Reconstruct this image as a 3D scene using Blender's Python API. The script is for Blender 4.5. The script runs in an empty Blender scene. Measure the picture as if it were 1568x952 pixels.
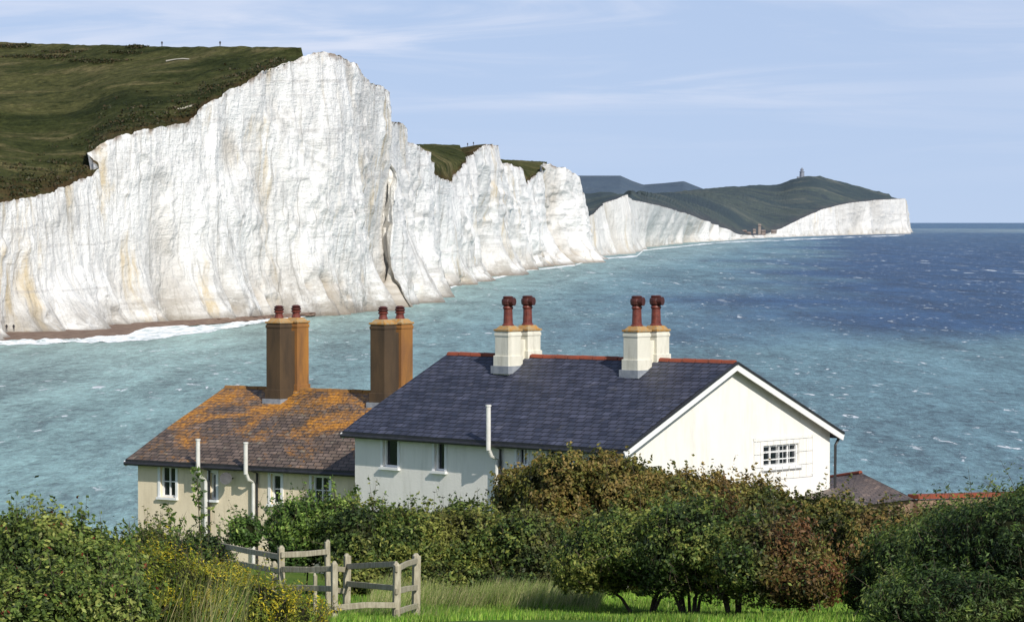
import bpy, bmesh, math, random
import numpy as np
from mathutils import Vector, Matrix
random.seed(7); rng=np.random.default_rng(7)
S=bpy.context.scene
S.view_settings.view_transform='Standard'; S.view_settings.look='None'; S.view_settings.exposure=0
FP=4900.0; CU,CV=784.0,476.0; H=27.0; HV=341.0
PITCH=math.atan((CV-HV)/FP)
COSP,SINP=math.cos(PITCH),math.sin(PITCH)
def ray(u,v):
    return np.array([(u-CU), FP*COSP+(CV-v)*SINP, -FP*SINP+(CV-v)*COSP])
def pt(u,v,D):
    r=ray(u,v); r=r*(D/r[1]); return np.array([r[0],r[1],r[2]+H])
def pz(u,v,z):
    r=ray(u,v); k=(z-H)/r[2]; return np.array([r[0]*k,r[1]*k,z])
# ---------------------------------------------------------------- noise
def _h(ix,iy,iz,seed):
    n=(ix.astype(np.int64)*374761393+iy.astype(np.int64)*668265263+iz.astype(np.int64)*1274126177+seed*974634777)&0xffffffff
    n=((n^(n>>13))*1274126177)&0xffffffff
    n=((n^(n>>16))*668265263)&0xffffffff
    return ((n^(n>>15))&0xffffff)/float(0xffffff)
def vn(x,y,z,seed=0):
    x,y,z=np.broadcast_arrays(np.asarray(x,float),np.asarray(y,float),np.asarray(z,float))
    ix,iy,iz=np.floor(x),np.floor(y),np.floor(z)
    fx,fy,fz=x-ix,y-iy,z-iz
    fx=fx*fx*(3-2*fx);fy=fy*fy*(3-2*fy);fz=fz*fz*(3-2*fz)
    r=0
    for a in (0,1):
        for b in (0,1):
            for c in (0,1):
                w=(fx if a else 1-fx)*(fy if b else 1-fy)*(fz if c else 1-fz)
                r=r+w*_h(ix+a,iy+b,iz+c,seed)
    return r*2-1
def fbm(x,y,z,o=4,seed=0):
    r=0;a=1;t=0
    for i in range(o):
        r=r+a*vn(x*2**i,y*2**i,z*2**i,seed+i*17); t+=a; a*=.5
    return r/t
# ---------------------------------------------------------------- mesh helpers
def mk(name,verts,quads,mat=None,parent=None,smooth=False,col=None,uv=None):
    verts=np.asarray(verts,np.float32);quads=np.asarray(quads,np.int32)
    k=quads.shape[1]
    me=bpy.data.meshes.new(name)
    me.vertices.add(len(verts));me.vertices.foreach_set('co',verts.ravel())
    me.loops.add(quads.size);me.loops.foreach_set('vertex_index',quads.ravel())
    me.polygons.add(len(quads))
    me.polygons.foreach_set('loop_start',np.arange(0,quads.size,k,dtype=np.int32))
    me.polygons.foreach_set('loop_total',np.full(len(quads),k,np.int32))
    me.update(calc_edges=True)
    if smooth: me.polygons.foreach_set('use_smooth',np.ones(len(quads),bool))
    if col is not None:
        ca=me.color_attributes.new('Col','FLOAT_COLOR','POINT')
        c=np.ones((len(verts),4),np.float32);c[:,:3]=col;ca.data.foreach_set('color',c.ravel())
    if uv is not None:
        ul=me.uv_layers.new(name='UVMap');ul.data.foreach_set('uv',np.asarray(uv,np.float32)[quads.ravel()].ravel())
    ob=bpy.data.objects.new(name,me);S.collection.objects.link(ob)
    if mat: me.materials.append(mat)
    if parent: ob.parent=parent
    return ob
def grid_faces(nr,nc):
    i=np.arange(nr-1)[:,None];j=np.arange(nc-1)[None,:]
    a=i*nc+j
    return np.stack([a,a+1,a+nc+1,a+nc],-1).reshape(-1,4)
def empty(name,loc=(0,0,0)):
    e=bpy.data.objects.new(name,None);S.collection.objects.link(e);return e
class MB:
    def __init__(s): s.v=[];s.f=[];s.uv=[]
    def add(s,vs,fs):
        o=len(s.v);s.v+= [tuple(map(float,x)) for x in vs]; s.f+=[tuple(o+i for i in f) for f in fs]
    def box(s,c,ax,ay,az):
        c,ax,ay,az=[np.array(q,float) for q in (c,ax,ay,az)]
        vs=[c+a*ax/2+b*ay/2+d*az/2 for a in(-1,1) for b in(-1,1) for d in(-1,1)]
        s.add(vs,[(0,1,3,2),(4,6,7,5),(0,4,5,1),(2,3,7,6),(0,2,6,4),(1,5,7,3)])
    def beam(s,p,q,w,h,up=(0,0,1)):
        p,q=np.array(p,float),np.array(q,float);d=q-p;up=np.array(up,float)
        sd=np.cross(d,up);sd/=np.linalg.norm(sd);u2=np.cross(sd,d);u2/=np.linalg.norm(u2)
        s.box((p+q)/2,d,sd*w,u2*h)
    def tube(s,pts,rads,n=8,cap=True):
        pts=[np.array(p,float) for p in pts];o=len(s.v);R=[]
        for i,p in enumerate(pts):
            d=pts[min(i+1,len(pts)-1)]-pts[max(i-1,0)];d/=np.linalg.norm(d)+1e-9
            a=np.cross(d,(0.13,1,0.07)) if abs(d[1])<.9 else np.cross(d,(1,0.1,0));a/=np.linalg.norm(a);b=np.cross(d,a)
            for k in range(n):
                t=2*math.pi*k/n;s.v.append(tuple(p+rads[i]*(math.cos(t)*a+math.sin(t)*b)))
        for i in range(len(pts)-1):
            for k in range(n):
                s.f.append((o+i*n+k,o+i*n+(k+1)%n,o+(i+1)*n+(k+1)%n,o+(i+1)*n+k))
        if cap:
            s.f.append(tuple(o+k for k in range(n))[::-1]);s.f.append(tuple(o+(len(pts)-1)*n+k for k in range(n)))
    def lathe(s,c,prof,n=14):
        c=np.array(c,float)
        s.tube([c+np.array([0,0,z]) for r,z in prof],[r for r,z in prof],n)
    def obj(s,name,mat,parent=None,bevel=0,smooth=False):
        me=bpy.data.meshes.new(name);me.from_pydata(s.v,[],s.f);me.update()
        bm=bmesh.new();bm.from_mesh(me);bmesh.ops.recalc_face_normals(bm,faces=bm.faces);bm.to_mesh(me);bm.free()
        if smooth: me.polygons.foreach_set('use_smooth',[True]*len(me.polygons))
        me.materials.append(mat)
        o=bpy.data.objects.new(name,me);S.collection.objects.link(o)
        if parent:o.parent=parent
        if bevel:
            m=o.modifiers.new('b','BEVEL');m.width=bevel;m.segments=2;m.limit_method='ANGLE'
        return o
# ---------------------------------------------------------------- node helpers
class NT:
    def __init__(s,nt): s.t=nt
    def n(s,ty,ins=None,**kw):
        nd=s.t.nodes.new(ty)
        for k,v in kw.items(): setattr(nd,k,v)
        for k,v in (ins or {}).items(): s.set(nd.inputs[k],v)
        return nd
    def set(s,inp,v):
        if isinstance(v,bpy.types.NodeSocket): s.t.links.new(v,inp)
        elif isinstance(v,bpy.types.Node): s.t.links.new(v.outputs[0],inp)
        else:
            if inp.type=='RGBA' and len(v)==3: v=(*v,1)
            inp.default_value=v
    def math(s,op,a,b=0,c=0,clamp=False):
        nd=s.n('ShaderNodeMath',operation=op,use_clamp=clamp);s.set(nd.inputs[0],a);s.set(nd.inputs[1],b);s.set(nd.inputs[2],c);return nd.outputs[0]
    def mix(s,f,a,b,bt='MIX'):
        nd=s.n('ShaderNodeMix',data_type='RGBA',blend_type=bt);s.set(nd.inputs[0],f);s.set(nd.inputs[6],a);s.set(nd.inputs[7],b);return nd.outputs[2]
    def rng(s,v,a,b,c=0.,d=1.,smooth=False):
        nd=s.n('ShaderNodeMapRange',interpolation_type='SMOOTHSTEP' if smooth else 'LINEAR')
        for k,x in zip(range(5),(v,a,b,c,d)): s.set(nd.inputs[k],x)
        return nd.outputs[0]
    def map(s,vec,sc=(1,1,1),loc=(0,0,0),rot=(0,0,0)):
        return s.n('ShaderNodeMapping',{'Vector':vec,'Scale':sc,'Location':loc,'Rotation':rot}).outputs[0]
    def noise(s,vec,scale,detail=3,rough=.5,dist=0.):
        return s.n('ShaderNodeTexNoise',{'Vector':vec,'Scale':scale,'Detail':detail,'Roughness':rough,'Distortion':dist}).outputs[0]
    def bump(s,h,st=.5,d=.1,nrm=None):
        i={'Height':h,'Strength':st,'Distance':d}
        if nrm: i['Normal']=nrm
        return s.n('ShaderNodeBump',i).outputs[0]
def material(name,rough=.8,spec=.3):
    m=bpy.data.materials.new(name);m.use_nodes=True
    b=m.node_tree.nodes['Principled BSDF'];b.inputs['Roughness'].default_value=rough;b.inputs['Specular IOR Level'].default_value=spec
    return m,NT(m.node_tree),b
def pos(g): return g.n('ShaderNodeNewGeometry').outputs['Position']
def simple(name,c1,c2,scale=4,rough=.8,spec=.3,bump=.3,bd=.02,detail=5,stretch=(1,1,1)):
    m,g,b=material(name,rough,spec);p=g.map(pos(g),stretch)
    nz=g.noise(p,scale,detail,.6)
    g.set(b.inputs['Base Color'],g.mix(g.rng(nz,.35,.65),c1,c2))
    if bump: g.set(b.inputs['Normal'],g.bump(g.noise(p,scale*4,4),bump,bd))
    return m
# ================================================================= camera / light
cam=bpy.data.cameras.new('camera');co=bpy.data.objects.new('camera',cam);S.collection.objects.link(co)
co.location=(0,0,H);co.rotation_euler=(math.pi/2-PITCH,0,0)
cam.sensor_width=36;cam.lens=36*FP/1568;cam.clip_start=.5;cam.clip_end=600000
S.camera=co
sdir=Vector((0.47,-0.883,0)).normalized();el=math.radians(36)
sv=Vector((sdir.x*math.cos(el),sdir.y*math.cos(el),math.sin(el)))
sl=bpy.data.lights.new('sun','SUN');sl.energy=4.5;sl.angle=math.radians(.5);sl.color=(1,.95,.87)
so=bpy.data.objects.new('sun',sl);S.collection.objects.link(so);so.rotation_euler=sv.to_track_quat('Z','Y').to_euler();so.location=(50,-50,100)
W=bpy.data.worlds.new('World');S.world=W;W.use_nodes=True
g=NT(W.node_tree);bg=W.node_tree.nodes['Background']
tc=g.n('ShaderNodeTexCoord').outputs['Generated']
sep=g.n('ShaderNodeSeparateXYZ',{0:tc})
zz=g.math('ADD',g.math('MULTIPLY',g.math('ABSOLUTE',sep.outputs[2]),.95),.10)
cmb=g.n('ShaderNodeCombineXYZ',{0:sep.outputs[0],1:sep.outputs[1],2:zz})
sk=g.n('ShaderNodeTexSky',{0:g.n('ShaderNodeVectorMath',{0:cmb.outputs[0]},operation='NORMALIZE').outputs[0]})
sk.sky_type='NISHITA';sk.sun_disc=False;sk.sun_elevation=el;sk.sun_rotation=math.atan2(sdir.x,sdir.y);sk.air_density=1;sk.dust_density=.6;sk.ozone_density=2.2
base=g.mix(g.rng(sep.outputs[2],.0,.6,.72,.05),sk.outputs[0],(4.15,4.95,7.1))
cn=g.noise(g.map(tc,(6,6,60),rot=(0,.03,0)),1.3,7,.58,.9)
cn2=g.noise(g.map(tc,(3,3,26),(1,2,0)),1.3,3,.5,.3)
cf=g.math('MULTIPLY',g.rng(cn,.38,.66,0,1,True),g.rng(cn2,.38,.60,.15,.8))
hf=g.math('MULTIPLY',g.rng(sep.outputs[2],0.010,.050,.12,1.0,True),g.rng(sep.outputs[2],.1,.5,1,.4))
left=g.rng(sep.outputs[0],-.16,.12,1.0,.55)
cf=g.math('MULTIPLY',g.math('MULTIPLY',cf,hf),left)
g.set(bg.inputs[0],g.mix(cf,base,(6.7,7.0,8.0)));bg.inputs[1].default_value=.12
# ================================================================= materials
def chalk_mat(name,haze=0.):
    m,g,b=material(name,.9,.1)
    p=pos(g);uv=g.n('ShaderNodeUVMap').outputs[0]
    streak=g.noise(g.map(uv,(.20,.04,1)),1,7,.68,.5)
    streak2=g.noise(g.map(uv,(.07,.016,1),(9,4,0)),1,5,.6,.7)
    c=g.mix(g.rng(streak,.40,.60),(.90,.885,.84),(.79,.775,.74))
    big=g.noise(g.map(uv,(.018,.02,1),(2,7,0)),1,5,.6,.5)
    c=g.mix(g.rng(big,.47,.62,0,.38),c,(.62,.605,.565))
    blot=g.noise(g.map(uv,(.06,.08,1)),1,9,.76,.7)
    c=g.mix(g.rng(blot,.53,.65,0,.60),c,(.43,.42,.39))
    tan=g.math('MULTIPLY',g.rng(streak2,.545,.65,0,1,True),g.rng(streak,.43,.58,0,1))
    c=g.mix(g.math('MULTIPLY',tan,.7),c,(.55,.42,.21))
    run=g.noise(g.map(uv,(.50,.030,1),(1,8,0)),1,5,.65,.6)
    c=g.mix(g.math('MULTIPLY',g.rng(run,.57,.64,0,1),.5),c,(.34,.32,.28))
    wv=g.noise(g.map(uv,(.008,.50,1)),1,3,.5)
    fl=g.math('MULTIPLY',g.rng(wv,.58,.62,0,1),g.rng(g.noise(g.map(uv,(.09,.3,1)),1,4,.6),.43,.56))
    c=g.mix(g.math('MULTIPLY',fl,.36),c,(.38,.36,.34))
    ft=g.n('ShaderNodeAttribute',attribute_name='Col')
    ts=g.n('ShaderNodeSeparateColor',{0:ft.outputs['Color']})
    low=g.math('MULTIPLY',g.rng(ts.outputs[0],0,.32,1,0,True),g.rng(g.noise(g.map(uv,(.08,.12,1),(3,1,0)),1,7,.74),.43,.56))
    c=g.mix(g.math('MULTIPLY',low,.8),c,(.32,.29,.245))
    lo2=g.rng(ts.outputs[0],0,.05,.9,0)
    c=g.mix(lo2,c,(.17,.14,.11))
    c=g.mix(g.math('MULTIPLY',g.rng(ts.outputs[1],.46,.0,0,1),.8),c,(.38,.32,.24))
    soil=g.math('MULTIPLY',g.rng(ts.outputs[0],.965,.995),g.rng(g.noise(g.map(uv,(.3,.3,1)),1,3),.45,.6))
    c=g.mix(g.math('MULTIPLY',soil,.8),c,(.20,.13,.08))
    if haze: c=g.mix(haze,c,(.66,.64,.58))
    g.set(b.inputs['Base Color'],c)
    h=g.math('ADD',g.noise(g.map(uv,(.45,.18,1)),1,9,.70),g.math('MULTIPLY',g.noise(g.map(uv,(.3,.9,1)),1,7,.66),.6))
    g.set(b.inputs['Normal'],g.bump(h,.85,1.7))
    return m
def down_mat(name,haze,scale=1.,cols=None):
    m,g,b=material(name,.95,.05);p=pos(g)
    a=g.noise(g.map(p,(.006*scale,.016*scale,.02*scale)),1,7,.68,.5)
    a2=g.noise(g.map(p,(.02*scale,.03*scale,.05*scale),(5,3,0)),1,8,.75,.6)
    f=g.noise(g.map(p,(.45*scale,.30*scale,.5*scale)),1,6,.78)
    cols=cols or ((.052,.060,.019),(.094,.094,.034),(.20,.165,.078))
    c=g.mix(g.rng(a,.44,.56,0,1,True),cols[0],cols[1])
    c=g.mix(g.rng(a2,.52,.62,0,.7,True),c,cols[2])
    c=g.mix(g.rng(a2,.48,.40,0,.8,True),c,(.026,.034,.011))
    c=g.mix(g.rng(f,.42,.62,0,.75),c,g.mix(1,c,(.32,.34,.30),'MULTIPLY'))
    c=g.mix(g.rng(f,.42,.30,0,.7),c,g.mix(1,c,(1.9,1.7,1.6),'MULTIPLY'))
    ft=g.n('ShaderNodeAttribute',attribute_name='Col');ts=g.n('ShaderNodeSeparateColor',{0:ft.outputs['Color']})
    e=g.math('MULTIPLY',g.rng(ts.outputs[0],0,.14,1,0,True),g.rng(g.noise(g.map(p,(.1,.1,.2)),1,5,.7),.38,.56))
    c=g.mix(g.math('MULTIPLY',e,.75),c,(.075,.042,.020))
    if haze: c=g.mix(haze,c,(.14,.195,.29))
    g.set(b.inputs['Base Color'],c)
    g.set(b.inputs['Normal'],g.bump(g.noise(g.map(p,(.25*scale,.2*scale,.3*scale)),1,7,.75),.7,1.5/scale))
    return m
# ================================================================= cliffs
def smooth1(A,k):
    ker=np.hanning(2*k+1);ker/=ker.sum()
    return np.stack([np.convolve(np.pad(A[:,j],k,'edge'),ker,'valid') for j in range(A.shape[1])],-1)
def build_cliff(name,ctrl,colpx,nr,mat,gname,gmat,seed,amp=1.,grows=40,rel=4.,jagk=1.,ks=110):
    B=[];T=[];C=[]
    for c in ctrl:
        ub,vb,ut,vt=c[:4];b=pz(ub,vb,0.);d=b[1]
        t=pt(ut,vt,d*1.014+4)
        B.append(b);T.append(t)
        if len(c)>4 and c[4] is not None: C.append(pt(*c[4]))
        else: C.append(t+np.array([-.75,.66,0])*d*.16-np.array([0,0,3.]))
    cols=[]
    for i in range(len(ctrl)-1):
        a,b=ctrl[i],ctrl[i+1];L=max(math.hypot(a[0]-b[0],a[1]-b[1]),math.hypot(a[2]-b[2],a[3]-b[3]))
        n=max(2,int(L/colpx))
        for k in range(n): cols.append(i+k/n)
    cols.append(len(ctrl)-1.0);cols=np.array(cols);xs=np.arange(len(ctrl))
    ip=lambda A:np.stack([np.interp(cols,xs,np.array(A)[:,j]) for j in range(3)],-1)
    B,T,C=ip(B),ip(T),ip(C);nc=len(cols)
    s=np.concatenate([[0],np.cumsum(np.linalg.norm(np.diff(B[:,:2],axis=0),axis=1))])
    kk=25;pad=np.pad(B[:,:2],((kk,kk),(0,0)),'edge')
    tg=pad[2*kk:]-pad[:-2*kk];tg/=np.linalg.norm(tg,axis=1)[:,None]+1e-9
    N=np.stack([tg[:,1],-tg[:,0]],-1)
    t=np.linspace(0,1,nr)[:,None]
    P=B[None]*(1-t[...,None])+T[None]*t[...,None]
    sc=(B[:,1]/900.)**.6;A=amp*sc
    x,y=P[...,0],P[...,1];z=P[...,2]
    q=s[None,:]/sc[None,:]+z*.16
    warp=4*fbm(q/30,z/30,0,3,seed+90)
    n1=fbm((q+warp*2)/30,z/60,seed*1.,4,seed)
    rg=1-np.abs(fbm((q+warp*2)/13.,z/48,seed*1.,4,seed+5))*2.4
    rgL=.5-np.abs(fbm((q+warp*1.5)/42.,z/140,seed*2.,2,seed+15))*2.6
    n3=fbm(q/2.4,z/5,seed*1.,4,seed+9)
    blk=fbm((q+warp)/7,z/7,3.,4,seed+33)
    sel=np.clip(.45+fbm(q/45,z/60,5.,2,seed+44)*1.3,.1,1)
    env=.30+.70*np.sin(np.pi*np.clip(t,0,1))**.6
    far_=np.clip((B[:,1]-950)/500,0,1)[None,:]
    disp=A[None,:]*(2.6*n1*env+(4.6+4.8*far_)*rgL*np.clip(1.25-t*.9,.35,1)+2.1*rg*env*sel+.55*n3+2.8*np.clip(blk-.05,0,1)*env)
    lowm=np.clip(1-t/.42,0,1)
    cone=np.clip(fbm((q)/13,z/80,seed*1.,3,seed+50)+.10+lowm*.25,0,1)
    disp+=A[None,:]*(lowm**1.3*11*cone+lowm**3*2.5)
    cav=np.clip(fbm(q/7,z/9,1.,3,seed+60)-.18,0,1)*np.clip(1-np.abs(t-.08)/.10,0,1)
    disp-=A[None,:]*9*cav
    P[...,0]+=N[None,:,0]*disp;P[...,1]+=N[None,:,1]*disp
    jag=fbm(s/sc/3.,0.,seed*1.,4,seed+70)*.9*A*jagk
    P[...,2]+=jag[None,:]*t**6
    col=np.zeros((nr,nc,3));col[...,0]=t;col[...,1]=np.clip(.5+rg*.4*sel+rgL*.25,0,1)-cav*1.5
    uv=np.stack([np.broadcast_to(s[None]/sc[None],x.shape),P[...,2]/sc[None]],-1)
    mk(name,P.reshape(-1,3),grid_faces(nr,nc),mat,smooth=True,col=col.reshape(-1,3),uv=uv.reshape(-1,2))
    E=P[-1];Es=smooth1(E,ks);Cs=smooth1(C,25)
    r=np.concatenate([np.linspace(0,1,grows)**1.25,[1.15,1.5]])[:,None,None]
    w=np.clip(r/.22,0,1);w=w*w*(3-2*w)
    G=(E[None]*(1-w)+(Es[None])*w)*(1-r)+Cs[None]*r
    rr=r[...,0];und=fbm(G[...,0]/60/(rel/3),G[...,1]/60/(rel/3),0.,4,seed+80)
    G[...,2]+=und*rel*np.sin(np.pi*np.clip(rr,0,1))+fbm(G[...,0]/7/(rel/3),G[...,1]/7/(rel/3),0.,3,seed+81)*.5*np.clip(rr*10,0,1)*(rel/4)
    back=np.clip(rr-1,0,1);G[...,2]-=back*np.maximum(G[...,2],0)*.9*(rr>1)
    G[...,2]=np.where(rr<=0,E[None,:,2],G[...,2])
    gc=np.zeros(G.shape);gc[...,0]=rr
    return mk(gname,G.reshape(-1,3),grid_faces(len(r),nc),gmat,smooth=True,col=gc.reshape(-1,3))
near=[(-160,534,-160,345,(-170,60,1150)),(-60,524,-60,322,(-60,62,1130)),(0,516,0,311,(0,65,1110)),(60,511,60,298,(55,67,1095)),(100,508,100,286,(100,68,1080)),(133,504,135,268,(130,69,1060)),
(143,503,147,257,(150,69,1055)),(150,502,131,237,(160,69,1050)),(165,501,160,213,(180,70,1045)),(220,498,220,198,(235,71,1030)),(288,494,288,187,(290,72,1015)),(305,492,312,158,(320,72,1000)),
(380,488,382,122,(385,72,985)),(402,487,400,111,(405,72,975)),(450,484,450,92,(450,73,965)),(480,483,476,79,(474,74,955)),(510,481,512,84),(550,478,550,98),(570,474,573,128),(592,469,593,140),
(602,470,597,186),(622,463,618,190),(632,459,620,214,(615,225,1500)),(642,455,655,232,(632,221,1520)),(652,446,663,264,(648,221,1560)),(680,436,688,278,(680,221,1600)),(705,432,703,252,(700,222,1610)),(728,428,717,238,(716,223,1640)),
(745,424,735,222),(768,419,757,223),(778,415,766,247,(766,245,2100)),(796,412,793,258,(785,245,2200)),(801,411,797,288,(800,246,2250)),(815,408,816,268,(825,247,2330)),(850,404,848,250,(848,249,2450)),(873,403,873,257),(884,401,889,285),(890,398,893,305),(893,394,893,330)]
far=[(872,396,872,350,(872,297,3300)),(900,393,900,333,(900,296,3350)),(940,390,925,312,(925,296,3300)),(970,388,960,298,(957,297,3350)),(974,384,967,306,(990,302,6800)),(984,379,1010,315,(1012,297,7000)),(1050,372,1062,330,(1060,291,7200)),(1090,369.5,1095,343,(1090,288,7300)),
(1115,367.8,1118,353,(1118,286,7400)),(1130,366.5,1132,359,(1135,285,7400)),(1150,365.5,1150,360,(1150,284,7500)),(1168,364.5,1172,360,(1175,284,7550)),(1192,363.3,1195,350,(1195,283,7600)),(1225,362,1225,335,(1212,274,7650)),(1260,361,1260,320,(1245,268,7700)),(1300,360,1300,311,(1290,278,7900)),(1340,359,1345,306,(1335,291,8000)),(1386,358,1386,304,(1380,301,8300)),(1389,357,1388,310),(1391,355,1390,325)]
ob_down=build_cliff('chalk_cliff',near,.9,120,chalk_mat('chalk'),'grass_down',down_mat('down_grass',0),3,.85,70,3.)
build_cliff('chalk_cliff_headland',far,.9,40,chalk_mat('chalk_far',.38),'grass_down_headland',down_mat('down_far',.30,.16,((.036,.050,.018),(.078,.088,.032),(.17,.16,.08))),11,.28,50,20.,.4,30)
def hill(name,crest,d0,d1,mat,seed):
    cu=np.arange(crest[0][0],crest[-1][0],3.);cvv=np.interp(cu,[c[0] for c in crest],[c[1] for c in crest])
    rows=[]
    for r in np.linspace(0,1,24):
        D=d0+(d1-d0)*r
        top=np.array([pt(u,v,d1) for u,v in zip(cu,cvv)]);p=np.array([pt(u,350,D) for u in cu])
        p[:,2]=top[:,2]*np.sin(r*math.pi/2)**.8+fbm(p[:,0]/300,p[:,1]/300,0,4,seed)*18*math.sin(math.pi*r)
        rows.append(p)
    last=rows[-1].copy();last[:,1]+=900;last[:,2]-=80;rows.append(last)
    P=np.array(rows);c=np.ones(P.shape)
    mk(name,P.reshape(-1,3),grid_faces(P.shape[0],P.shape[1]),mat,smooth=True,col=c.reshape(-1,3))
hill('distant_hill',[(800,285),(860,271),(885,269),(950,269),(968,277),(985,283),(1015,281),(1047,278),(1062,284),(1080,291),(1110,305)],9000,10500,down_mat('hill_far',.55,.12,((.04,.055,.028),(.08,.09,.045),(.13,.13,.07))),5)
# ================================================================= sea
m,g,b=material('sea_water',.42,.5);b.inputs['IOR'].default_value=1.33
p=pos(g);sx=g.n('ShaderNodeSeparateXYZ',{0:p})
nz=g.noise(g.map(p,(.006,.0025,1)),1,5,.6,.4)
yy=g.math('ADD',sx.outputs[1],g.math('MULTIPLY',g.math('SUBTRACT',nz,.5),380))
m1=g.rng(yy,650,810,0,1,True)
sh=g.math('SUBTRACT',sx.outputs[0],g.math('MULTIPLY_ADD',sx.outputs[1],.107,-155))
m2=g.rng(g.math('ADD',sh,g.math('MULTIPLY',g.math('SUBTRACT',nz,.5),260)),45,160,0,1,True)
m3=g.rng(sx.outputs[1],2500,12000,1,.5)
blue=g.math('MULTIPLY',g.math('MULTIPLY',m1,m2),m3)
base=g.mix(g.rng(sx.outputs[0],-60,60),(.220,.350,.330),(.140,.248,.272))
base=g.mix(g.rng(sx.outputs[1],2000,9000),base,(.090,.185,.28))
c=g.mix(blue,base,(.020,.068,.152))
foamy=g.math('MULTIPLY',g.rng(sh,4,60,1,0,True),.4)
c=g.mix(foamy,c,(.36,.48,.42))
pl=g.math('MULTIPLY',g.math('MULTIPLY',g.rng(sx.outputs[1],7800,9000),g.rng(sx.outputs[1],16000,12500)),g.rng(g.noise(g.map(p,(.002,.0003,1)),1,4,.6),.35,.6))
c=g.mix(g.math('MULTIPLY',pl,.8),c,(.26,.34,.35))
w0=g.noise(g.map(p,(1.6,.55,1),rot=(0,0,.1)),1,5,.7,.3)
w1=g.noise(g.map(p,(.55,.17,1),rot=(0,0,.15)),1,8,.74,.4)
w2=g.noise(g.map(p,(.09,.018,1),rot=(0,0,-.05)),1,7,.72,.4)
w3=g.noise(g.map(p,(.03,.0022,1)),1,7,.74,.3)
nf=g.rng(sx.outputs[1],300,1100,1,0)
v=g.math('ADD',g.rng(w1,.36,.64,.58,1.42),g.math('ADD',g.rng(w2,.36,.64,-.30,.30),g.rng(w3,.36,.64,-.28,.28)))
v=g.math('ADD',v,g.math('MULTIPLY',g.rng(w0,.36,.64,-.25,.25),nf))
v=g.math('MAXIMUM',v,.42)
vc=g.n('ShaderNodeCombineColor',{0:v,1:v,2:v}).outputs[0]
c=g.mix(1,c,vc,'MULTIPLY')
cap=g.math('MULTIPLY',g.rng(g.noise(g.map(p,(.42,.10,1)),1,5,.62,.5),.625,.65),g.rng(g.noise(g.map(p,(.05,.012,1)),1,3),.48,.55))
cap2=g.math('MULTIPLY',g.rng(g.noise(g.map(p,(.16,.013,1),(7,3,0)),1,5,.62,.4),.63,.655),g.rng(sx.outputs[1],900,1600,0,.95))
cap2=g.math('MULTIPLY',cap2,g.rng(g.noise(g.map(p,(.02,.003,1)),1,3),.43,.53))
c=g.mix(g.math('MAXIMUM',cap,cap2),c,(.82,.84,.84))
g.set(b.inputs['Base Color'],c)
g.set(b.inputs['Normal'],g.bump(g.math('ADD',g.math('ADD',w1,g.math('MULTIPLY',w0,.35)),g.math('MULTIPLY',w2,3)),.6,1.7))
sea_m=m
ys=np.concatenate([np.linspace(90,1200,12),[3000,8000,20000,60000,400000]]);xs_=np.array([-400000,-60000,-5000,-1000,-300,0,300,1000,5000,60000,400000])
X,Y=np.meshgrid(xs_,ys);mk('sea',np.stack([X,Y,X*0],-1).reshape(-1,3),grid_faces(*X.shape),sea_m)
def strip(name,top,bot,z0,z1,mat,amp,seed,nr=8,px=2.):
    uu=np.arange(top[0][0],top[-1][0],px)
    tv=np.interp(uu,[a[0] for a in top],[a[1] for a in top]);bv=np.interp(uu,[a[0] for a in bot],[a[1] for a in bot])
    rows=[]
    for r in np.linspace(0,1,nr):
        vv=tv*(1-r)+bv*r+fbm(uu/14.,r*3+seed,0.,4,seed)*amp*(1 if z1<.2 or r>.5 else 0)
        rows.append([pz(u,v,z0*(1-r)+z1*r) for u,v in zip(uu,vv)])
    P=np.array(rows);mk(name,P.reshape(-1,3),grid_faces(nr,len(uu)),mat,smooth=True)
strip('shingle_beach',[(-160,520),(0,507),(100,502),(210,494),(300,489),(400,483),(480,478),(505,476)],[(-160,530),(0,523),(100,519),(195,514),(225,503),(300,498),(400,490),(480,484),(505,478)],1.2,.12,simple('shingle',(.13,.08,.06),(.24,.17,.12),.5,.9),.8,3)
fm,g,b=material('surf_foam',.7,.2)
p=pos(g);fz=g.noise(g.map(p,(.35,.08,1)),1,6,.7,.5)
g.set(b.inputs['Base Color'],g.mix(g.rng(fz,.36,.52),(.40,.50,.48),(.90,.91,.91)))
strip('surf',[(-160,530),(0,521),(100,518),(190,513),(215,503),(232,497),(250,497),(300,499),(350,494),(405,488),(470,483)],[(-160,535),(0,528),(100,525),(200,522),(230,520),(270,515),(320,508),(360,502),(405,493),(470,485)],.35,.06,fm,2.4,8,10,1.)
strip('surf',[(640,455),(700,436),(760,424),(800,414),(880,405),(905,396),(975,391),(985,382),(1100,371),(1386,359.6)],[(640,458),(700,438),(760,426.5),(800,416),(880,407),(905,398),(975,393),(985,384),(1100,372),(1386,360.2)],.2,.06,fm,.9,9,4,1.)
# ================================================================= foreground ground
def gz(y):
    return np.interp(y,[-30,0,62,85,103,112,122,128,140,150],[27,25.4,19.35,17.3,16.2,14.5,10,4,1.2,-2])
xs_=np.linspace(-70,70,240);ys=np.linspace(-30,150,300);X,Y=np.meshgrid(xs_,ys)
Z=gz(Y)+fbm(X/5,Y/5,0.,4,2)*.22
gm,g,b=material('meadow_ground',.95,.1);p=pos(g)
a=g.noise(p,.35,5,.6);f=g.noise(p,9,5,.7)
c=g.mix(g.rng(a,.4,.6),(.07,.145,.02),(.13,.20,.03));c=g.mix(g.rng(f,.35,.7,0,.6),c,(.03,.06,.012))
g.set(b.inputs['Base Color'],c);g.set(b.inputs['Normal'],g.bump(f,.7,.08))
mk('ground',np.stack([X,Y,Z],-1).reshape(-1,3),grid_faces(*X.shape),gm,smooth=True)
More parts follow.
